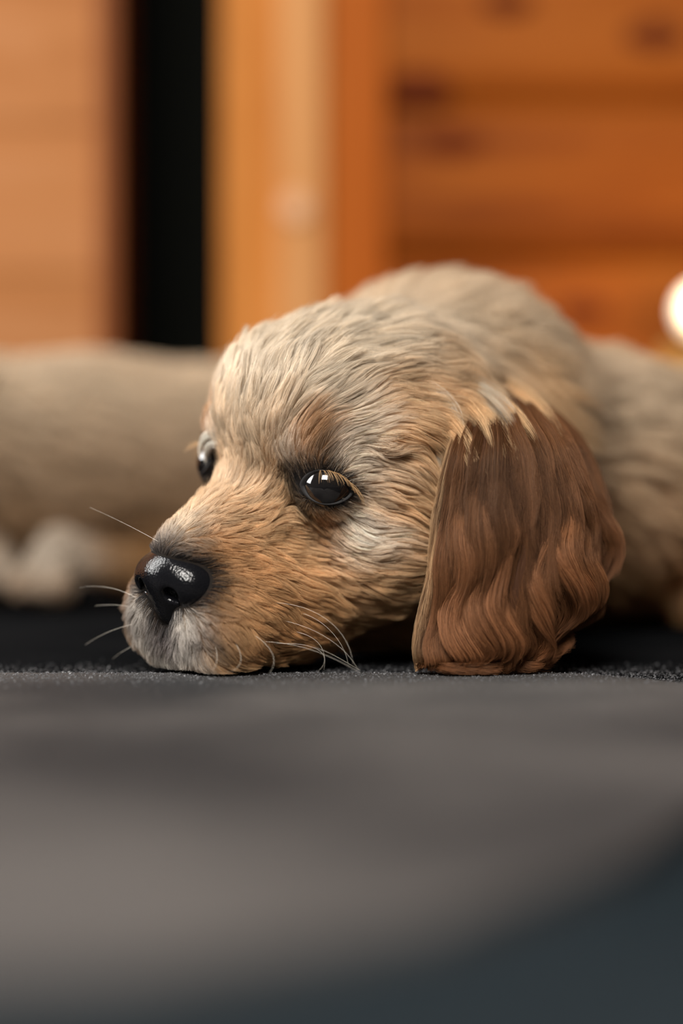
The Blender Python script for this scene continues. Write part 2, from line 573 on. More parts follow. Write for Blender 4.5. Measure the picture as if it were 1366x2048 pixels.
M_BRASS.node_tree.nodes['Principled BSDF'].inputs['Metallic'].default_value = 1
def tube(name, pts, radii, mat, parent, sides=8):
    pts = np.asarray(pts, float); n = len(pts)
    radii = np.broadcast_to(np.asarray(radii, float), (n,))
    t = norm(np.gradient(pts, axis=0))
    up = np.array([0.31, 0.17, 0.93])
    a = norm(np.cross(t, up)); b2 = np.cross(t, a)
    ang = np.arange(sides) * 2 * np.pi / sides
    v = pts[:, None] + radii[:, None, None] * (np.cos(ang)[None, :, None] * a[:, None] + np.sin(ang)[None, :, None] * b2[:, None])
    v = v.reshape(-1, 3)
    f = []
    for i in range(n - 1):
        for j in range(sides):
            f.append((i * sides + j, i * sides + (j + 1) % sides, (i + 1) * sides + (j + 1) % sides, (i + 1) * sides + j))
    f.append(tuple(range(sides))[::-1]); f.append(tuple(range((n - 1) * sides, n * sides)))
    return mesh_obj(name, v, f, mat, parent)
tube('arm', [(lp[0], YW + 0.015, lp[2] - 0.03), (lp[0], YW - 0.03, lp[2] - 0.034), (lp[0], YW - 0.055, lp[2] - 0.03), (lp[0], YW - 0.06, lp[2] - 0.018)], 0.003, M_BRASS, lamp)
bpo = disc('backplate', 683, 1024, 0, 0.018, M_BRASS, lamp)
bpo.location = (lp[0], YW + 0.013, lp[2] - 0.03)
pl = bpy.data.lights.new('lamp_light', 'POINT'); pl.energy = 1.1; pl.color = (1.0, 0.66, 0.33); pl.shadow_soft_size = 0.02
po = bpy.data.objects.new('lamp_light', pl); C.objects.link(po); po.location = lp + np.array([0, -0.035, 0.0])

#@@PUPPY
# ------------------------------------------------------------------ puppies
class Frame:
    """head frame: x forward, y the dog's left, z up (millimetres inside)"""
    def __init__(self, origin, yaw, pitch, roll):
        y, p, r = map(math.radians, (yaw, pitch, roll))
        F = np.array([-math.sin(y), -math.cos(y), 0.0]); Nn = np.array([math.cos(y), -math.sin(y), 0.0]); U = np.array([0, 0, 1.0])
        F2 = F * math.cos(p) - U * math.sin(p); U2 = U * math.cos(p) + F * math.sin(p)
        N2 = Nn * math.cos(r) - U2 * math.sin(r); U3 = U2 * math.cos(r) + Nn * math.sin(r)
        self.o = np.asarray(origin, float); self.R = np.stack([F2, N2, U3])      # rows
    def to(self, p):  return (p - self.o) @ self.R.T * 1000.0
    def out(self, q): return self.o + (np.asarray(q, float) / 1000.0) @ self.R

EYE_C = np.array([-3.2, 22.6, 0.6]); EYE_R = 9.6
def eye_axes(axis_deg=38, tilt=4):
    a = math.radians(axis_deg)
    ax = norm(np.array([math.cos(a), math.sin(a), math.sin(math.radians(tilt))]))
    hz = norm(np.cross(np.array([0, 0, 1.0]), ax))
    if hz[0] > 0: hz = -hz                       # points to the outer corner
    up = np.cross(ax, hz); up = up if up[2] > 0 else -up
    hz2 = norm(hz * math.cos(math.radians(8)) - up * math.sin(math.radians(8)))   # the outer corner droops
    up2 = np.cross(ax, hz2); up2 = up2 if up2[2] > 0 else -up2
    return ax, hz2, up2
EYE_AX, EYE_HZ, EYE_UP = eye_axes()
EYE_B = np.stack([EYE_AX, EYE_HZ, EYE_UP], 1)

def head_sdf(q):
    """q in head millimetres"""
    a = q.copy(); a[..., 1] = np.abs(a[..., 1])
    d = sd_ell(a, (-38, 0, 12), (40, 37, 34))                        # cranium
    d = smin(d, sd_ell(a, (-13, 0, 17), (24, 30, 25)), 12)            # forehead
    d = smin(d, sd_ell(a, (-30, 24, -18), (26, 19, 26)), 14)          # cheek
    d = smin(d, sd_cap(a, (-4, 0, -8), (33, 0, -19), 17.0, 11.5), 9)  # bridge of the muzzle
    d = smin(d, sd_ell(a, (20, 9, -33), (22, 13.5, 18)), 8)           # upper lip
    d = smin(d, sd_ell(a, (32, 10.5, -39.5), (13, 15.5, 16)), 6)           # front of the lip
    d = smin(d, sd_ell(a, (2, 12, -38), (27, 14, 17)), 9)
    d = smin(d, sd_cap(a, (-26, 0, -42), (31, 0, -48), 15, 10.0), 7)   # lower jaw
    d = smin(d, sd_ell(a, (-4, 19, 12.5), (11, 10, 6.5)), 6)         # brow
    d = smin(d, sd_cap(a, (-17, 36, 15), (-36, 38, 17), 3.0, 4.0), 4)   # fold in front of the ear
    d = smax(d, -sd_cap(a, (-21, 39.5, 8), (-35, 42.5, 10), 1.6, 3.0), 2.5)
    d = smin(d, np.linalg.norm(a - EYE_C.astype(np.float32), axis=-1) - np.float32(EYE_R + 0.2), 5)
    d = smax(d, -sd_ell(a, EYE_C + EYE_AX * EYE_R, (6.0, 6.9, 4.0), EYE_B), 1.2)   # opening between the lids
    return d

def head_in_world(p, fr):
    c = fr.out((-15, 0, -10)).astype(np.float32)
    far = np.linalg.norm(p - c, axis=-1) - np.float32(0.07)
    m = far < 0.030
    if m.any():
        q = (p[m] - fr.o.astype(np.float32)) @ fr.R.T.astype(np.float32) * np.float32(1000)
        far[m] = np.minimum(head_sdf(q) / 1000, far[m] + 0.06)
    return far

def body_a(p, fr):
    d = head_in_world(p, fr)
    oc = fr.out((-52, 0, 2))
    sh = np.array([0.042, 0.125, 0.075])
    d = smin(d, sd_cap(p, oc, sh, 0.036, 0.052), 0.02)                         # neck
    d = smin(d, sd_ell(p, (0.036, 0.135, 0.072), (0.057, 0.070, 0.062)), 0.02)  # shoulders
    d = smin(d, sd_ell(p, (0.098, 0.205, 0.060), (0.070, 0.080, 0.056)), 0.03)  # rib cage
    d = smin(d, sd_ell(p, (0.175, 0.265, 0.058), (0.065, 0.065, 0.053)), 0.03)  # rump
    d = smin(d, sd_ell(p, (0.172, 0.205, 0.048), (0.042, 0.034, 0.044)), 0.015) # thigh
    d = smin(d, sd_cap(p, (0.150, 0.185, 0.018), (0.215, 0.175, 0.014), 0.017, 0.012), 0.01)
    d = smin(d, sd_cap(p, (0.215, 0.175, 0.014), (0.160, 0.155, 0.012), 0.012, 0.012), 0.006)  # hind foot
    d = smin(d, sd_cap(p, (0.02, 0.13, 0.035), (0.055, 0.085, 0.016), 0.026, 0.015), 0.012)   # folded foreleg
    d = smin(d, sd_cap(p, (0.055, 0.085, 0.016), (0.01, 0.062, 0.012), 0.014, 0.012), 0.006)
    d = smin(d, sd_cap(p, (-0.005, 0.16, 0.04), (-0.03, 0.115, 0.016), 0.026, 0.014), 0.012)
    d = smin(d, sd_cap(p, (0.225, 0.30, 0.05), (0.30, 0.27, 0.014), 0.018, 0.008), 0.012)      # tail
    d = smax(d, np.float32(0.0008) - p[..., 2], 0.002)
    return d

FR_A = Frame((-0.0225, 0.0184, 0.0591), 45, 10, 10)

def bvh_from(verts, faces):
    return BVHTree.FromPolygons([tuple(v) for v in verts], [tuple(f) for f in faces])

def shoot(bvh, px, py):
    o = Vector((0, -D, HC)); t = Vector(P(px, py, 0)) - o
    hit = bvh.ray_cast(o, t.normalized())
    return None if hit[0] is None else np.array(hit[0])

def sample_surface(verts, faces, count, weight=None):
    """random roots on a quad mesh; weight (per face) scales the density"""
    tri = np.concatenate([faces[:, [0, 1, 2]], faces[:, [0, 2, 3]]])
    a, b_, c = verts[tri[:, 0]], verts[tri[:, 1]], verts[tri[:, 2]]
    ar = 0.5 * np.linalg.norm(np.cross(b_ - a, c - a), axis=1)
    if weight is not None: ar = ar * np.concatenate([weight, weight])
    cdf = np.cumsum(ar); cdf /= cdf[-1]
    k = np.searchsorted(cdf, rng.random(count))
    r1 = np.sqrt(rng.random(count))[:, None]; r2 = rng.random(count)[:, None]
    return a[k] * (1 - r1) + b_[k] * (r1 * (1 - r2)) + c[k] * (r1 * r2)

def nearest(centres, pts):
    kd = KDTree(len(centres))
    for i, c in enumerate(centres.tolist()): kd.insert(c, i)
    kd.balance()
    f = kd.find
    return np.fromiter((f(p)[1] for p in pts.tolist()), dtype=np.int64, count=len(pts))

def clump(pts, every, amount, power=1.4, jitter=0.0):
    """pull strands (n,K,3) towards a guide strand picked among them"""
    n, K, _ = pts.shape
    cid = rng.choice(n, max(1, n // every), replace=False)
    who = cid[nearest(pts[cid, 0], pts[:, 0])]
    g = pts[who]
    s = np.linspace(0, 1, K)[None, :, None] ** power
    am = np.broadcast_to(np.asarray(amount, float), (n,)) * (1 - jitter * rng.random(n))
    return pts + (g - pts) * s * am[:, None, None], who

def strands(name, pts, radius, cols, mat, parent, taper=0.25):
    n, K, _ = pts.shape
    cu = bpy.data.hair_curves.new(name)
    cu.add_curves([K] * n)
    cu.attributes['position'].data.foreach_set('vector', pts.astype(np.float32).ravel())
    s = np.linspace(0, 1, K)
    prof = 1 - (1 - taper) * s ** 2
    r = (np.broadcast_to(np.asarray(radius, float), (n,))[:, None] * prof[None]).astype(np.float32)
    ra = cu.attributes.get('radius') or cu.attributes.new('radius', 'FLOAT', 'POINT')
    ra.data.foreach_set('value', r.ravel())
    ca = cu.attributes.new('fur_color', 'FLOAT_COLOR', 'CURVE')
    c = np.ones((n, 4), np.float32); c[:, :3] = cols
    ca.data.foreach_set('color', c.ravel())
    cu.materials.append(mat)
    o = bpy.data.objects.new(name, cu); C.objects.link(o)
    place_child(o, parent)
    o['kind'] = 'stuff'
    return o

def rbf(p, centres, radii, values, base, base_w):
    """gaussian-weighted blend of values around centres"""
    c = np.asarray(centres, np.float32); r = np.asarray(radii, np.float32); v = np.asarray(values, np.float32)
    base = np.broadcast_to(base, (len(p), v.shape[1]))
    out = np.empty((len(p), v.shape[1]))
    org = c.mean(0); c0 = c - org; cc = (c0 ** 2).sum(1)
    for s_ in range(0, len(p), 40000):
        q = (p[s_:s_ + 40000] - org).astype(np.float32)
        d2 = np.maximum((q ** 2).sum(1)[:, None] + cc - 2 * (q @ c0.T), 0)
        W = np.exp(-d2 / (2 * r * r)) * (0.006 / r) ** 1.3
        out[s_:s_ + 40000] = (W @ v + base[s_:s_ + 40000] * base_w) / (W.sum(1, keepdims=True) + base_w)
    return out

def groom(field, roots, flow, length, lift, K, zmin=0.0006):
    """walk every strand along the flow field at a given height above the skin"""
    n = len(roots)
    pts = np.empty((n, K, 3)); p = roots.copy(); pts[:, 0] = p
    step = length / (K - 1)
    for k in range(1, K):
        g = norm(field.grad(p))
        t = flow(p)
        t = norm(t - (t * g).sum(1, keepdims=True) * g)
        p = p + t * step[:, None]
        s = k / (K - 1)
        want = lift * length * (1 - (1 - s) ** 1.6)
        d = field(p); g = norm(field.grad(p))
        p = p + g * np.clip(want - d, -step * 0.8, step * 0.8)[:, None]
        low = p[:, 2] < zmin
        p[low, 2] = zmin + 0.0004 * rng.random(low.sum())
        pts[:, k] = p
    return pts

# ---- small parts in head millimetres, brought to the world by the frame
def part_from_head(name, fn, lo, hi, res, fr, mat, parent):
    f = Field(fn, lo, hi, res)
    v, fc = f.mesh()
    return np_mesh(name, fr.out(v), fc, mat, parent)

NOSE_C = np.array([40.5, 0.0, -24.0]); NOSE_K = 1.2
def nose_sdf(q):
    a = (q - NOSE_C.astype(np.float32)) / np.float32(NOSE_K); s = a.copy(); s[..., 1] = np.abs(s[..., 1])
    d = sd_ell(s, (-1, 0, 0.2), (7.5, 10.0, 7.0))
    d = smin(d, sd_ell(s, (-2.5, 7.4, -1.5), (6.8, 5.4, 5.6)), 3)       # wings
    d = smin(d, sd_ell(s, (-1.0, 0, -7.0), (5, 4.8, 5.8)), 4)           # lower column to the lip
    d = smin(d, sd_ell(s, (-7, 0, 3.0), (6.5, 7.5, 4.5)), 3)
    d = smax(d, -sd_ell(s, (4.6, 5.4, -2.4), (3.0, 2.3, 1.9)), 1.0)     # nostril
    d = smax(d, -sd_cap(s, (1.5, 7.5, -3.8), (-4.0, 12.5, -3.0), 1.7, 1.0), 1.0)  # slit behind the nostril
    d = smax(d, -sd_cap(s, (7.2, 0, -2.5), (4.6, 0, -15), 0.55, 0.8), 1.0)        # philtrum
    return d * NOSE_K

def eye_parts(fr, side, parent):
    """eyeball and the black lids around an almond opening"""
    mirror = np.array([1, side, 1])
    c = EYE_C * mirror; ax, hz, upv = EYE_AX * mirror, EYE_HZ * mirror, EYE_UP * mirror
    # eyeball with a slight corneal bulge
    nu, nv = 40, 24
    vs_, fs = [], []
    for j in range(nv + 1):
        th = math.pi * j / nv
        for i in range(nu):
            ph = 2 * math.pi * i / nu
            d = ax * math.cos(th) + (hz * math.cos(ph) + upv * math.sin(ph)) * math.sin(th)
            r = EYE_R + 0.9 * math.exp(-(th / 0.55) ** 4)
            vs_.append(c + d * r)
    for j in range(nv):
        for i in range(nu):
            fs.append((j * nu + i, (j + 1) * nu + i, (j + 1) * nu + (i + 1) % nu, j * nu + (i + 1) % nu))
    eye = mesh_obj('eye', fr.out(np.array(vs_)), fs, M_EYE, parent)
    # lids
    vs_, fs = [], []
    nt_, ns = 64, 9
    for i in range(nt_):
        t = 2 * math.pi * i / nt_
        ct, st = math.cos(t), math.sin(t)
        ax_ = 50 if ct > 0 else 40
        hh = (30 if st > 0 else 22) - (6 * ct if st > 0 else 0)
        ex = ax_ * ct
        ey = hh * (abs(st) ** 1.35) * (1 if st > 0 else -1)
        for k in range(ns):
            g = k / (ns - 1)
            gx = ex + ct * ((9 if ct > 0 else 22) * g); gy = ey + st * 9 * g
            ang = math.radians(math.hypot(gx, gy)); u = math.atan2(gy, gx)
            d = ax * math.cos(ang) + (hz * math.cos(u) + upv * math.sin(u)) * math.sin(ang)
            r = EYE_R + (0.15 if k == 0 else 0.75 * math.sin(min(1, g * 1.5) * math.pi) + 0.15) - 0.9 * max(0, g - 0.5)
            vs_.append(c + d * r)
    for i in range(nt_):
        for k in range(ns - 1):
            i2 = (i + 1) % nt_
            fs.append((i * ns + k, i * ns + k + 1, i2 * ns + k + 1, i2 * ns + k))
    if side < 0: fs = [f[::-1] for f in fs]
    mesh_obj('eyelid', fr.out(np.array(vs_)), fs, M_LID, eye)
    return c, ax, hz, upv

class EarSurf:
    """spline sheet through a grid of control points: u across, v from the root to the tip"""
    def __init__(self, grid):
        self.g = np.asarray(grid, float)
    def _w(self, x, n):
        x = np.clip(x, 0, 1) * (n - 1)
        i = np.minimum(x.astype(int), n - 2); f = x - i
        w4 = np.stack([-0.5 * f + f**2 - 0.5 * f**3, 1 - 2.5 * f**2 + 1.5 * f**3, 0.5 * f + 2 * f**2 - 1.5 * f**3, -0.5 * f**2 + 0.5 * f**3], 1)
        idx = np.stack([i - 1, i, i + 1, i + 2], 1)
        W = np.zeros((len(x), n))
        for k in range(4):
            j = idx[:, k]; ww = w4[:, k]
            lo = j < 0; hi = j > n - 1; ok = ~(lo | hi)
            np.add.at(W, (np.nonzero(ok)[0], j[ok]), ww[ok])
            r = np.nonzero(lo)[0]; W[r, 0] += 2 * ww[lo]; W[r, 1] -= ww[lo]
            r = np.nonzero(hi)[0]; W[r, n - 1] += 2 * ww[hi]; W[r, n - 2] -= ww[hi]
        return W
    def _mix(self, a, b_):
        r_, c_, _ = self.g.shape
        return ((a @ self.g.reshape(r_, -1)).reshape(len(a), c_, 3) * b_[:, :, None]).sum(1)
    def at(self, u, v):
        a = self._w(v, self.g.shape[0]); b_ = self._w(u, self.g.shape[1])
        p = self._mix(a, b_)
        over = (v - 1)[:, None]
        if (over > 0).any():
            e = 1e-3
            m = over[:, 0] > 0
            a2 = self._w(np.full(m.sum(), 1 - e), self.g.shape[0]); a1 = self._w(np.full(m.sum(), 1.0), self.g.shape[0])
            d = self._mix((a1 - a2) / e, b_[m])
            p[m] += d * over[m]
        return p
    def normal(self, u, v):
        e = 0.01
        du = self.at(np.clip(u + e, 0, 1), v) - self.at(np.clip(u - e, 0, 1), v)
        dv = self.at(u, np.clip(v + e, 0, 1)) - self.at(u, np.clip(v - e, 0, 1))
        return norm(np.cross(du, dv))
#@@BUILD_A
def mir(fr, p):
    q = fr.to(np.asarray(p)); q[..., 1] *= -1
    return fr.out(q)

puppy = empty('puppy', (0.03, 0.08, 0.0), 'golden puppy with a wavy brown ear, chin resting flat on the slate floor', 'puppy', 'puppies lying on the slate floor')
field_a = Field(lambda p: body_a(p, FR_A), (-0.085, -0.035, -0.004), (0.315, 0.345, 0.15), 0.0016)
va, fa = field_a.mesh()
bvh_a = bvh_from(va, fa)
body = np_mesh('body', va, fa, M_SKIN, puppy)
part_from_head('nose', nose_sdf, NOSE_C + [-20, -18, -24], NOSE_C + [14, 18, 14], 0.5, FR_A, M_NOSE, puppy)
eyeA = eye_parts(FR_A, 1, puppy)
eye_parts(FR_A, -1, puppy)

ear_px = [
    [(935, 812, .036), (985, 802, .040), (1035, 800, .052), (1080, 808, .066)],
    [(915, 905, .006), (985, 890, .000), (1075, 880, .008), (1136, 890, .038)],
    [(897, 1000, .002), (985, 985, -.008), (1095, 975, -.002), (1174, 985, .026)],
    [(878, 1100, .000), (985, 1090, -.010), (1110, 1075, -.006), (1197, 1065, .022)],
    [(857, 1210, -.001), (985, 1195, -.010), (1110, 1170, -.006), (1198, 1140, .018)],
    [(838, 1300, -.001), (975, 1285, -.006), (1078, 1258, -.002), (1152, 1208, .014)],
    [(834, 1326, .000), (935, 1325, -.003), (1025, 1312, .000), (1088, 1276, .008)],
]
ear_near = np.array([[P(*c) for c in row] for row in ear_px])
def ear_mesh(grid, flip, thick=0.0028):
    es = EarSurf(grid)
    nu, nv = 30, 44
    U_, V_ = np.meshgrid(np.linspace(0, 1, nu), np.linspace(0, 1, nv))
    u, v = U_.ravel(), V_.ravel()
    p = es.at(u, v); nn = es.normal(u, v)
    if flip: nn = -nn
    rim = np.minimum(np.minimum(u, 1 - u) * 8, (1 - v) * 8).clip(0, 1) ** 0.5
    back = p - nn * (thick * (0.15 + 0.85 * rim))[:, None]
    front = p.copy()
    front[:, 2] = np.maximum(front[:, 2], 0.0008); back[:, 2] = np.maximum(back[:, 2], 0.0004)
    n = nu * nv; verts = np.concatenate([front, back]); f = []
    for j in range(nv - 1):
        for i in range(nu - 1):
            q = (j * nu + i, (j + 1) * nu + i, (j + 1) * nu + i + 1, j * nu + i + 1)
            f.append(q); f.append(tuple(n + k for k in q[::-1]))
    ring = [i for i in range(nu)] + [j * nu + nu - 1 for j in range(1, nv)] + [(nv - 1) * nu + i for i in range(nu - 2, -1, -1)] + [j * nu for j in range(nv - 2, 0, -1)]
    for a, b_ in zip(ring, ring[1:] + ring[:1]):
        f.append((a, b_, n + b_, n + a))
    return verts, np.array(f), es
def make_ear(grid, flip, parent):
    v, f, es = ear_mesh(grid, flip)
    o = np_mesh('ear', v, f, M_SKIN, parent)
    set_color(o, np.tile([0.045, 0.018, 0.008], (len(v), 1)))
    o['label'] = 'wavy chestnut brown ear'
    return o, es
ear_o, ear_s = make_ear(ear_near, False, puppy)
eq = FR_A.to(ear_near); eq[..., 0] = eq[..., 0] * 0.8 - 26; eq[..., 1] = eq[..., 1] * 0.78; eq[..., 1] *= -1
ear_far = FR_A.out(eq)
ear_o2, ear_s2 = make_ear(ear_far, True, puppy)

#@@FUR_A
GOLD = np.array([.60, .34, .155]); CREAM = np.array([.70, .60, .47]); TAN = np.array([.73, .48, .26])
PALE = np.array([.86, .75, .62]); WHITE = np.array([.90, .84, .75]); INK = np.array([.020, .018, .018])
GREY = np.array([.105, .088, .088]); RUST = np.array([.46, .21, .06]); UMBER = np.array([.10, .045, .02])
BROWN = np.array([.175, .074, .032])

col_guides = [  # px, py, colour, reach in mm
    (292, 1118, GREY, 2.5), (330, 1100, GREY, 3), (375, 1105, GREY, 3.5), (412, 1150, INK, 4), (428, 1185, UMBER, 4),
    (325, 1258, GREY, 3.5), (348, 1262, GREY, 3.5), (372, 1262, GREY, 3.5), (398, 1248, GREY, 4), (342, 1284, GREY, 3.5), (368, 1290, GREY, 3.5),
    (392, 1290, GREY, 3.5), (416, 1282, GREY, 3.5), (352, 1304, GREY * 1.3, 3), (384, 1312, GREY * 1.5, 3), (440, 1270, UMBER * 1.6, 4),
    (440, 1302, TAN * 0.8, 4), (470, 1322, TAN, 4), (425, 1335, TAN, 3.5), (395, 1340, TAN, 3), (480, 1270, GOLD, 5),
    (292, 1300, WHITE, 3.2), (316, 1318, WHITE, 3.2), (346, 1332, WHITE, 3), (425, 882, WHITE, 3.5), (272, 1235, WHITE, 4), (275, 1205, WHITE, 3), (276, 1262, WHITE, 4), (282, 1285, WHITE, 3.5), (300, 1085, CREAM, 4),  # far-brow white has window light painted in; chin white is coat
    (370, 1055, CREAM, 6), (420, 1095, RUST, 4), (460, 1030, TAN, 7), (450, 1130, GOLD, 7), (520, 1180, GOLD, 10),
    (470, 1240, TAN, 7), (560, 1250, GOLD, 10), (500, 1300, GOLD, 8), (620, 1120, TAN, 8), (640, 1300, RUST, 8), (560, 1330, RUST, 6),
    (560, 1060, TAN, 8), (500, 980, TAN, 8), (450, 960, CREAM, 7), (540, 900, TAN, 9), (480, 860, CREAM, 9), (560, 800, CREAM, 9),
    (450, 780, CREAM, 12), (560, 690, CREAM, 14), (700, 680, CREAM, 14), (820, 660, CREAM, 14),
    (608, 905, RUST, 3.5), (622, 870, RUST, 3.5), (640, 900, UMBER, 2.5), (592, 955, UMBER, 3), (585, 985, INK, 2.6), (600, 1005, INK, 2.2), (640, 1040, GOLD, 3),
    (690, 915, PALE, 4.5), (740, 945, PALE, 5), (715, 850, PALE, 5), (700, 1055, PALE, 5), (745, 1066, PALE, 4.5), (712, 1056, WHITE, 3), (660, 1085, PALE, 3.5),
    (640, 1070, RUST, 3), (780, 1020, TAN, 5), (800, 1150, TAN, 10), (720, 1180, TAN, 9), (690, 1240, GOLD, 9), (800, 1230, GOLD, 9),
    (830, 960, TAN, 7), (800, 880, TAN, 7), (770, 960, TAN, 5), (780, 820, TAN, 7), (860, 830, TAN, 8), (900, 900, CREAM, 6), (840, 1050, TAN, 7),
    (1000, 800, TAN, 8), (900, 740, TAN, 10), (1050, 760, TAN * 0.9, 8),
]
dir_guides = [  # px, py, direction in the picture, reach in mm
    (450, 1330, .55, .85, 6), (350, 1320, .25, .95, 6), (300, 1290, -.1, 1.0, 5), (560, 1310, .85, .55, 8), (640, 1290, .9, .35, 8),
    (500, 1180, .95, .22, 9), (600, 1160, .9, .35, 9), (660, 1230, .9, .35, 8), (450, 1080, .9, -.1, 7), (520, 1050, .93, -.15, 7),
    (520, 960, .45, -.9, 8), (540, 850, .25, -1.0, 9), (620, 880, .15, -1.0, 4), (660, 870, .7, -.7, 4), (720, 860, .95, -.15, 6),
    (780, 930, .9, .35, 7), (760, 1060, .95, .15, 7), (720, 1040, .7, .55, 4), (820, 1150, .97, .2, 9), (820, 1000, .85, .5, 6),
    (680, 760, .75, -.65, 10), (760, 720, .85, -.45, 10), (620, 700, .55, -.8, 10), (480, 760, .2, -1.0, 10), (850, 790, 1.0, .1, 9),
    (870, 850, .8, .6, 6), (890, 900, .35, .95, 6), (880, 960, .1, 1.0, 6), (960, 805, .8, .6, 7), (1040, 785, .8, .6, 8), (930, 720, 1.0, .05, 10),
]
nose_tip = FR_A.out(NOSE_C)
def both(hit): return [hit, mir(FR_A, hit)]
cg_c, cg_r, cg_v = [], [], []
for px, py, col, r in col_guides:
    h = shoot(bvh_a, px, py)
    if h is None: continue
    for q in both(h):
        cg_c.append(q); cg_r.append(r / 1000); cg_v.append(col)
dg_c, dg_r, dg_v = [], [], []
for px, py, dx, dy, r in dir_guides:
    h = shoot(bvh_a, px, py)
    if h is None: continue
    d = np.array([dx, 0.0, -dy])
    dg_c.append(h); dg_r.append(r / 1000); dg_v.append(norm(d))
    q = mir(FR_A, h); dg_c.append(q); dg_r.append(r / 1000); dg_v.append(norm(mir(FR_A, h + d * 0.01) - q))

def head_weight(p):
    d = np.linalg.norm(p - FR_A.out((-20, 0, -5)), axis=1)
    return np.clip((0.085 - d) / 0.03, 0, 1)[:, None]

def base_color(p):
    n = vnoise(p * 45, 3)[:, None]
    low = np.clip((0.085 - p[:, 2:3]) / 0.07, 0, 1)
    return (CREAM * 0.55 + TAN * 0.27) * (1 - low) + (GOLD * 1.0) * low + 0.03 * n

def color_a(p, jitter=0.0):
    q = p + jitter * rng.normal(size=p.shape)
    c = rbf(q, cg_c, cg_r, cg_v, base_color(q), 0.12)
    a = FR_A.to(q); a[:, 1] = np.abs(a[:, 1])
    # black rim round the eye
    r = a - EYE_C; l = np.linalg.norm(r, axis=1)
    ax, hz, up = eyeA[1], eyeA[2], eyeA[3]
    X = np.degrees(np.arctan2(r @ hz, r @ ax)); Yv = np.degrees(np.arctan2(r @ up, r @ ax))
    e = np.hypot(X / np.where(X > 0, 62, 78), Yv / np.where(Yv > 0, 40, 34))
    m = np.clip((1.22 - e) / 0.2, 0, 1)[:, None] * (l < 17)[:, None]
    c = c * (1 - m) + INK * m
    m = np.clip((2.6 - nose_sdf(FR_A.to(q).astype(np.float32))) / 1.6, 0, 1)[:, None]
    return c * (1 - m) + INK * m

def flow_a(p):
    hw = head_weight(p)
    away = norm(p - nose_tip)
    back = np.array([0.62, 0.72, -0.30])
    base = away * hw + back * (1 - hw)
    f = rbf(p, dg_c, dg_r, dg_v, base, 0.10)
    # part the coat around the eye
    a = FR_A.to(p); sgn = np.sign(a[:, 1:2]); a[:, 1] = np.abs(a[:, 1])
    r = a - (EYE_C + eyeA[1] * 7); l = np.linalg.norm(r, axis=1, keepdims=True)
    rr = norm(r); rr[:, 1:2] *= sgn
    f = norm(f) + (rr @ FR_A.R) * 1.5 * np.exp(-(l / 11.5) ** 4)
    wv = np.stack([vnoise(p * 110 + k * 17.3, 20 + k) for k in range(3)], 1)
    wv2 = np.stack([vnoise(p * 320 + k * 9.1, 30 + k) for k in range(3)], 1)
    return norm(f) + 0.30 * wv + 0.14 * wv2

def lengths_a(p):
    d = np.linalg.norm(FR_A.to(p) - NOSE_C, axis=1)
    L = np.interp(d, [8, 20, 35, 60, 90, 120, 170], [2.4, 4.2, 7.2, 10.5, 14, 17, 20])
    a = FR_A.to(p); a[:, 1] = np.abs(a[:, 1])
    e = np.linalg.norm(a - (EYE_C + eyeA[1] * 7), axis=1)
    L = L * np.clip(e / 24, 0.28, 1)
    tuft = [(880, 860, 6, .8), (905, 830, 6, .8), (985, 800, 8, .9), (1050, 790, 9, .8), (640, 1310, 7, .5)]
    for px, py, r, k in tuft:
        h = shoot(bvh_a, px, py)
        if h is None: continue
        L = L * (1 + k * np.exp(-((p - h) ** 2).sum(1) / (2 * (r / 1000) ** 2)))
    return L / 1000

set_color(body, color_a(va) * np.array([.34, .25, .17]))  # skin darkened so its colour carries the shade between clumps

def cull(p):
    q = FR_A.to(p)
    keep = p[:, 2] > 0.0022
    f = q.astype(np.float32)
    keep &= nose_sdf(f) > 0.35
    a = q.copy(); a[:, 1] = np.abs(a[:, 1])
    r = a - EYE_C
    X = np.degrees(np.arctan2(r @ eyeA[2], r @ eyeA[1])); Yv = np.degrees(np.arctan2(r @ eyeA[3], r @ eyeA[1]))
    keep &= ~((np.hypot(X / 53, Yv / np.where(Yv > 0, 33, 24)) < 1) & (np.linalg.norm(r, axis=1) < 18))
    return p[keep]

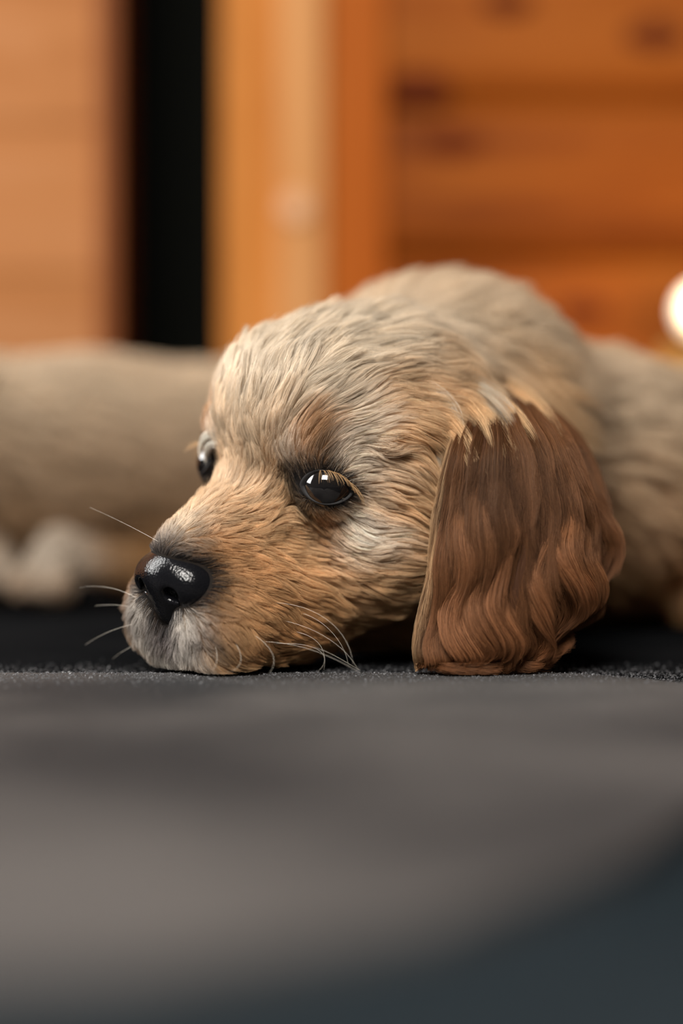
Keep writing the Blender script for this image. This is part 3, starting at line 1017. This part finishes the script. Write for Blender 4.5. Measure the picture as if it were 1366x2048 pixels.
if FUR > 0:
    fc_c = va[fa].mean(1)
    dist = np.linalg.norm(fc_c - FR_A.out((-10, 0, -8)), axis=1)
    wh = np.clip((0.098 - dist) / 0.02, 0, 1)
    near_side = FR_A.to(fc_c)[:, 1] > -30
    roots = cull(sample_surface(va, fa, int(300000 * FUR), wh * np.where(near_side, 1, 0.45)))
    L = lengths_a(roots) * (0.72 + 0.5 * rng.random(len(roots)))
    lift = 0.20 + 0.16 * rng.random(len(roots))
    lift = lift * (1 + 0.55 * vnoise(roots * 300, 41))
    lift = lift + 0.22 * (rng.random(len(roots)) < 0.03)
    pts = groom(field_a, roots, flow_a, L, lift, 8)
    amt = np.interp(L * 1000, [2, 5, 10], [0.3, 0.72, 0.88])
    pts, who1 = clump(pts, 36, amt, 1.15, 0.55)
    pts, who = clump(pts, 260, amt * 0.55, 1.6, 0.5)
    pts += (rng.normal(size=pts.shape) * np.linspace(0, 1, 8)[None, :, None] ** 2) * 0.00012
    pts[..., 2] = np.maximum(pts[..., 2], 0.0004)
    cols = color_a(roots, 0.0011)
    tone = (0.74 + 0.40 * rng.random(len(roots))) * (0.76 + 0.44 * rng.random(len(roots))[who1]) * (0.90 + 0.2 * rng.random(len(roots))[who])
    cols = np.clip(cols * tone[:, None], 0.008, 0.93)
    strands('fur', pts, 0.000034 * (0.8 + 0.5 * rng.random(len(roots))), cols, M_FUR, puppy)
    # longer coat on neck and body
    roots = sample_surface(va, fa, int(75000 * FUR), 1 - wh)
    roots = roots[roots[:, 2] > 0.003]
    L = lengths_a(roots) * (0.8 + 0.5 * rng.random(len(roots)))
    lift = 0.20 + 0.18 * rng.random(len(roots))
    pts = groom(field_a, roots, flow_a, L, lift, 7)
    pts, who = clump(pts, 40, 0.75, 1.3, 0.5)
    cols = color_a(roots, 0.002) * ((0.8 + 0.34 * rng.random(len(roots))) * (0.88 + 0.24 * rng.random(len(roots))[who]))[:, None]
    pts[..., 2] = np.maximum(pts[..., 2], 0.0004)
    strands('body_fur', pts, 0.00009, np.clip(cols, 0.008, 0.93), M_FUR, puppy)

def ear_fur(es, sign, parent, n, seed, rad=0.000046):
    """wavy locks: strands of one lock share a wave and form a ridge"""
    r_ = np.random.default_rng(seed)
    u = r_.random(n); v = r_.random(n) ** 1.25 * 1.03 - 0.03
    K = 10
    Lv = 0.26 + 0.14 * r_.random(n)
    z0 = np.zeros(n)
    vmax = 0.93 + 0.075 * r_.random(n)
    cph = r_.random(n)
    NL = 9.0
    x = u * NL + 0.9 * vnoise(np.stack([u * 4, v * 2.2, z0], 1), 15)
    lock = np.floor(x); fx = x - lock - 0.5                     # place across the lock
    lid = vnoise(np.stack([lock * 3.7, np.floor(v * 2.5 + 0.4 * lock) * 1.9, z0], 1), 16)
    phs = 0.9 * vnoise(np.stack([lock * 0.45, v * 0.9, z0 + 3], 1), 17) + 0.12 * lid
    amp = (0.055 + 0.03 * lid) * np.clip((v - 0.05) * 2.0, 0.1, 1) * np.clip(u * 5, 0.2, 1) * np.clip((1 - u) * 5, 0.15, 1)
    pts = np.empty((n, K, 3))
    lift = 0.0008 + 0.0022 * r_.random(n)
    ridge = (1 - (2 * np.abs(fx)) ** 1.6) * (0.0030 + 0.0020 * lid)
    fan = np.maximum(u - 0.42, 0) * 0.10
    w0 = np.sin(2 * np.pi * (v * 2.5 + phs))
    for k in range(K):
        s = k / (K - 1)
        vv = v + Lv * s
        uu = u - fx / NL * 0.55 * s + amp * (np.sin(2 * np.pi * (vv * 2.5 + phs)) - w0) * min(1, 2 * s) + fan * s * Lv * 3 + 0.007 * np.sin(2 * np.pi * (vv * 6.5 + 0.35 * cph + 2 * lid)) * s
        p = es.at(np.clip(uu, 0.0, 1.0), np.clip(vv, 0, vmax))
        ex = np.maximum(uu - 1, 0) - np.maximum(-uu, 0)
        du = es.at(np.ones(n), np.clip(vv, 0, 1)) - es.at(np.zeros(n), np.clip(vv, 0, 1))
        p = p + du * (np.clip(ex, -0.02, 0.015))[:, None]
        nn = es.normal(np.clip(uu, 0, 1), np.clip(vv, 0, 1)) * sign
        swell = 0.0027 * np.sin(2 * np.pi * (vv * 2.5 + phs) + 1.2)
        p = p + nn * (lift * math.sin(min(1.0, s * 1.3) * math.pi / 2) + (np.maximum(ridge, 0) + swell * np.clip(v * 2, 0, 1) + 0.0014) * s ** 0.6)[:, None]
        pts[:, k] = p
    pts, who = clump(pts, 26, 0.72, 1.0, 0.5)
    pts[..., 2] = np.maximum(pts[..., 2], 0.0005 + 0.0035 * r_.random((n, 1)) ** 2)
    t = (0.62 + 0.5 * r_.random(n)) * (0.70 + 0.5 * r_.random(n)[who]) * (1 + 0.40 * lid) * (0.80 + 0.40 * np.clip(ridge / 0.0035, 0, 1))  # crests lighter, hollows darker: lock shading painted into strand tone
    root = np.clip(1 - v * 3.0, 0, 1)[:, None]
    rim_light = np.clip(1 - u * 34, 0, 1)[:, None]  # paler front rim: light along the ear edge painted in
    mid_highlight = np.exp(-((v - 0.55) / 0.22) ** 2)[:, None]  # highlight across the middle of the ear, painted as brighter fur
    c = BROWN * (1 + 0.45 * mid_highlight)
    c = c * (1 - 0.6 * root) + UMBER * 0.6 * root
    c = c * (1 - 0.7 * rim_light) + TAN * 0.7 * rim_light
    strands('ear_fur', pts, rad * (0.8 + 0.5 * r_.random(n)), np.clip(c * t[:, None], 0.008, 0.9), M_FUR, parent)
if FUR > 0:
    ear_fur(ear_s, 1 if ear_s.normal(np.array([.5]), np.array([.5]))[0][1] < 0 else -1, ear_o, int(70000 * FUR), 4)
    sgn = 1 if (ear_s2.normal(np.array([.5]), np.array([.5]))[0] @ FR_A.R[1]) < 0 else -1
    ear_fur(ear_s2, sgn, ear_o2, int(14000 * FUR), 5)

def shoot2(px, py):
    o_ = Vector((0, -D, HC)); t = (Vector(P(px, py, 0)) - o_).normalized()
    hs = [h[0] for h in (bvh_a.ray_cast(o_, t), bvh_ear.ray_cast(o_, t)) if h[0] is not None]
    return min(h[1] for h in hs) if hs else 0.03
v_, f_, _e = ear_mesh(ear_near, False)
bvh_ear = bvh_from(v_, f_)
locks = [  # picture path of each overhanging lock, spread in pixels, colour
    ([(845, 800), (905, 825), (918, 890), (892, 965)], 20, CREAM), ([(868, 850), (902, 880), (897, 950), (872, 1040)], 15, CREAM),
    ([(830, 872), (878, 895), (888, 965), (866, 1030)], 15, TAN), ([(890, 800), (945, 812), (978, 850), (990, 900)], 20, TAN),
    ([(935, 788), (990, 800), (1035, 830), (1062, 880)], 20, TAN), ([(985, 778), (1040, 788), (1085, 820), (1112, 875)], 18, TAN),
    ([(1030, 775), (1070, 785), (1105, 815), (1140, 870)], 16, TAN), ([(905, 775), (950, 785), (1000, 805), (1030, 850)], 18, CREAM * 0.85),
    ([(855, 830), (895, 845), (925, 870), (940, 920)], 14, TAN), ([(820, 905), (850, 920), (862, 975), (858, 1050)], 12, TAN),
    ([(432, 868), (418, 866), (404, 885), (408, 915)], 7, WHITE), ([(440, 885), (425, 880), (412, 895), (415, 920)], 6, WHITE),  # white brow locks: window light on the far brow painted into fur
]
if FUR > 0:
    P_, C_ = [], []
    for path, spread, col in locks:
        n = int(520 * FUR)
        ys = [shoot2(*q) for q in path]
        base = np.array([P(q[0], q[1], y - (0.0 if i == 0 else 0.0022)) for i, (q, y) in enumerate(zip(path, ys))])
        sub = 7
        soff = rng.normal(size=(sub, 3)) * spread * S * 0.8
        which = rng.integers(0, sub, n)
        j = rng.normal(size=(n, 3)) * spread * S * 0.55
        j[:, 1] = -np.abs(j[:, 1]) * 0.25; soff[:, 1] = -np.abs(soff[:, 1]) * 0.3
        cut = 0.65 + 0.4 * rng.random(n)
        t = np.linspace(0, 1, 9)[None, :, None] * cut[:, None, None]
        m = 3
        cur = sum(math.comb(m, i) * (1 - t) ** (m - i) * t ** i * base[i] for i in range(4))
        taper = 1 - 0.75 * t / 1.05
        cur = cur + (j[:, None] * taper) + soff[which][:, None] * (0.7 + 0.5 * t)
        P_.append(cur); C_.append(col * (0.72 + 0.45 * rng.random((n, 1))))
    strands('fur_lock', np.concatenate(P_), 0.000038, np.clip(np.concatenate(C_), 0.01, 0.9), M_FUR, puppy, 0.15)
#@@LASHES
def lashes(fr, side, parent, n=60):
    r_ = np.random.default_rng(77)
    m = np.array([1, side, 1.0])
    ax, hz, up = EYE_AX * m, EYE_HZ * m, EYE_UP * m; c = EYE_C * m
    pts = np.empty((n, 7, 3))
    for i in range(n):
        t = math.radians(r_.uniform(12, 105)); ct, st = math.cos(t), math.sin(t)
        gx, gy = 50 * ct, 32 * st ** 1.35 + 2
        ang = math.radians(math.hypot(gx, gy)); u = math.atan2(gy, gx)
        d = ax * math.cos(ang) + (hz * math.cos(u) + up * math.sin(u)) * math.sin(ang)
        p = c + d * (EYE_R + 0.7)
        v = norm(d * 0.9 + hz * r_.uniform(0.1, 0.5) - up * r_.uniform(0.0, 0.3))
        L = r_.uniform(4.5, 8.0)
        for k in range(7):
            pts[i, k] = p
            v = norm(v - up * 0.22 + hz * 0.05)
            p = p + v * L / 6
    cols = np.array([.50, .30, .14])[None] * (0.6 + 0.8 * r_.random((n, 1)))
    strands('eyelash', fr.out(pts), 0.000045, cols, M_FUR, parent)
eyes_a = [o for o in puppy.children if o.name.startswith('eye')]
if FUR > 0:
    lashes(FR_A, 1, eyes_a[0]); lashes(FR_A, -1, eyes_a[1])

# ---- whiskers: each a thin tapering bristle rooted in the lip
def bez(ctrl, n=14):
    ctrl = np.asarray(ctrl, float); m = len(ctrl) - 1
    t = np.linspace(0, 1, n)[:, None]
    return sum(math.comb(m, i) * (1 - t) ** (m - i) * t ** i * ctrl[i] for i in range(m + 1))
near_w = [
    [(545, 1205), (640, 1208), (700, 1262), (706, 1328)], [(562, 1240), (650, 1258), (700, 1305), (716, 1340)],
    [(520, 1283), (600, 1284), (660, 1310), (722, 1346)], [(540, 1288), (640, 1280), (670, 1312), (636, 1343)],
    [(470, 1285), (492, 1318), (482, 1340), (452, 1346)], [(505, 1268), (552, 1296), (556, 1328), (538, 1346)],
    [(600, 1225), (655, 1240), (690, 1288), (697, 1330)], [(585, 1262), (640, 1272), (655, 1300), (648, 1340)],
    [(430, 1290), (440, 1320), (425, 1342)], [(610, 1290), (660, 1300), (690, 1325), (720, 1340)],
]
for path in near_w:
    h = shoot(bvh_a, *path[0])
    if h is None: continue
    ctrl = [P(x, y, h[1] - 0.0035 * k - 0.001) for k, (x, y) in enumerate(path)]
    ctrl[0] = h
    w_ = bez(ctrl); w_[:, 2] = np.maximum(w_[:, 2], 0.0006)
    tube('whisker', w_, np.linspace(0.000036, 0.000012, len(w_)), M_WHISK, puppy, 5)
far_w = [[(280, 1200), (225, 1165), (160, 1175)], [(275, 1218), (235, 1205), (190, 1212)], [(280, 1245), (215, 1258), (170, 1290)],
         [(285, 1285), (250, 1296), (225, 1318)], [(320, 1085), (250, 1045), (180, 1015)]]
for path in far_w:
    h = shoot(bvh_a, *path[0])
    if h is None: continue
    ctrl = [P(x, y, h[1] + 0.006 * k + 0.003) for k, (x, y) in enumerate(path)]
    ctrl[0] = h
    tube('whisker', bez(ctrl), np.linspace(0.00004, 0.000016, 14), M_WHISK, puppy, 5)

#@@PUPPY_B
FR_B = Frame(P(-350, 850, .33), 80, 4, 0)
def body_b(p):
    d = head_in_world(p, FR_B)
    d = smin(d, sd_cap(p, FR_B.out((-50, 0, -2)), (-0.150, 0.36, 0.078), 0.034, 0.050), 0.02)
    d = smin(d, sd_ell(p, (-0.125, 0.37, 0.071), (0.070, 0.056, 0.058)), 0.02)
    d = smin(d, sd_ell(p, (-0.03, 0.385, 0.071), (0.090, 0.056, 0.060)), 0.03)
    d = smin(d, sd_ell(p, (0.065, 0.395, 0.064), (0.062, 0.056, 0.054)), 0.03)
    d = smin(d, sd_ell(p, (0.075, 0.350, 0.042), (0.045, 0.030, 0.040)), 0.015)
    e, wri, paw = P(330, 1150, .305), P(120, 1105, .292), P(92, 1160, .284)
    d = smin(d, sd_cap(p, e, wri, 0.0135, 0.0105), 0.010)
    d = smin(d, sd_cap(p, wri, paw, 0.011, 0.0135), 0.006)
    for dx in (-0.010, 0.0, 0.010):
        d = smin(d, sd_ell(p, paw + [dx, -0.009, -0.002], (0.0058, 0.009, 0.0075)), 0.003)
    e2, w2, p2 = P(-60, 1130, .33), P(-40, 1110, .31), P(-15, 1145, .300)
    d = smin(d, sd_cap(p, e2, w2, 0.016, 0.012), 0.010)
    d = smin(d, sd_cap(p, w2, p2, 0.012, 0.014), 0.006)
    for dx in (-0.010, 0.0, 0.010):
        d = smin(d, sd_ell(p, p2 + [dx, -0.009, -0.002], (0.0058, 0.009, 0.0075)), 0.003)
    d = smin(d, sd_cap(p, (0.045, 0.345, 0.016), (0.11, 0.325, 0.012), 0.016, 0.012), 0.01)
    d = smin(d, sd_cap(p, (0.12, 0.40, 0.045), (0.185, 0.44, 0.014), 0.016, 0.007), 0.012)
    d = smax(d, np.float32(0.0008) - p[..., 2], 0.002)
    return d
puppy_b = empty('puppy', (-0.03, 0.36, 0.0), 'out-of-focus tan puppy lying crosswise behind with pale paws stretched forward', 'puppy', 'puppies lying on the slate floor')
field_b = Field(body_b, (-0.36, 0.255, -0.004), (0.20, 0.46, 0.17), 0.0024)
vb, fb = field_b.mesh()
body2 = np_mesh('body', vb, fb, M_SKIN, puppy_b)
part_from_head('nose', nose_sdf, NOSE_C + [-20, -18, -24], NOSE_C + [14, 18, 14], 1.0, FR_B, M_NOSE, puppy_b)
eye_parts(FR_B, 1, puppy_b); eye_parts(FR_B, -1, puppy_b)
eh = FR_A.to(ear_near)
for sg in (1, -1):
    g = eh * np.array([0.9, 0.86, 1]); g[..., 1] *= sg
    eo, es_ = make_ear(FR_B.out(g), sg < 0, puppy_b)
    if FUR > 0:
        s_ = 1 if (es_.normal(np.array([.5]), np.array([.5]))[0] @ FR_B.R[1]) * sg > 0 else -1
        ear_fur(es_, s_, eo, int(9000 * FUR), 8 + sg, 0.00012)
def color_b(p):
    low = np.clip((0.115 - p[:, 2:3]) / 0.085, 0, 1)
    c = (CREAM * 0.5 + TAN * 0.30) * (1 - low) + (GOLD * 0.32 + RUST * 0.22) * low  # darker low coat: shade of the belly recess painted into the fur
    for cc in (P(92, 1160, .284), P(-15, 1145, .300), P(120, 1105, .292)):
        wg = np.exp(-((p - cc) ** 2).sum(1) / (2 * 0.013 ** 2))[:, None]
        c = c * (1 - wg) + PALE * 0.75 * wg
    return c
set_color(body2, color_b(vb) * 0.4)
def flow_b(p):
    hw = np.clip((-0.19 - p[:, 0]) / 0.03, 0, 1)[:, None]
    leg = ((p[:, 2] < 0.05) & (p[:, 1] < 0.32))[:, None]
    f = norm(p - FR_B.out(NOSE_C)) * hw + np.array([0.9, 0.15, -0.45]) * (1 - hw)
    f = np.where(leg, np.array([-0.8, -0.4, -0.3]), f)
    wv = np.stack([vnoise(p * 70 + k * 17.3, 60 + k) for k in range(3)], 1)
    return norm(f) + 0.3 * wv
if FUR > 0:
    roots = sample_surface(vb, fb, int(80000 * FUR))
    q = FR_B.to(roots); a = q.copy(); a[:, 1] = np.abs(a[:, 1])
    keep = (nose_sdf(q.astype(np.float32)) > 0.5) & (np.linalg.norm(a - (EYE_C + EYE_AX * 8), axis=1) > 6.5) & (roots[:, 2] > 0.002)
    roots = roots[keep]; q = q[keep]
    dn = np.linalg.norm(q - NOSE_C, axis=1)
    L = np.interp(dn, [8, 30, 80, 130], [2.5, 6, 11, 16]) / 1000
    L = np.where((roots[:, 2] < 0.05) & (roots[:, 1] < 0.315), 0.005, L) * (0.8 + 0.4 * rng.random(len(roots)))
    pts = groom(field_b, roots, flow_b, L, 0.2 + 0.15 * rng.random(len(roots)), 6)
    pts, who = clump(pts, 40, 0.7, 1.3, 0.5)
    pts[..., 2] = np.maximum(pts[..., 2], 0.0004)
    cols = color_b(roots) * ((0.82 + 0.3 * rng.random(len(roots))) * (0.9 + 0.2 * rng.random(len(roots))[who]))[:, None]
    strands('fur', pts, 0.00013, np.clip(cols, 0.008, 0.93), M_FUR, puppy_b)
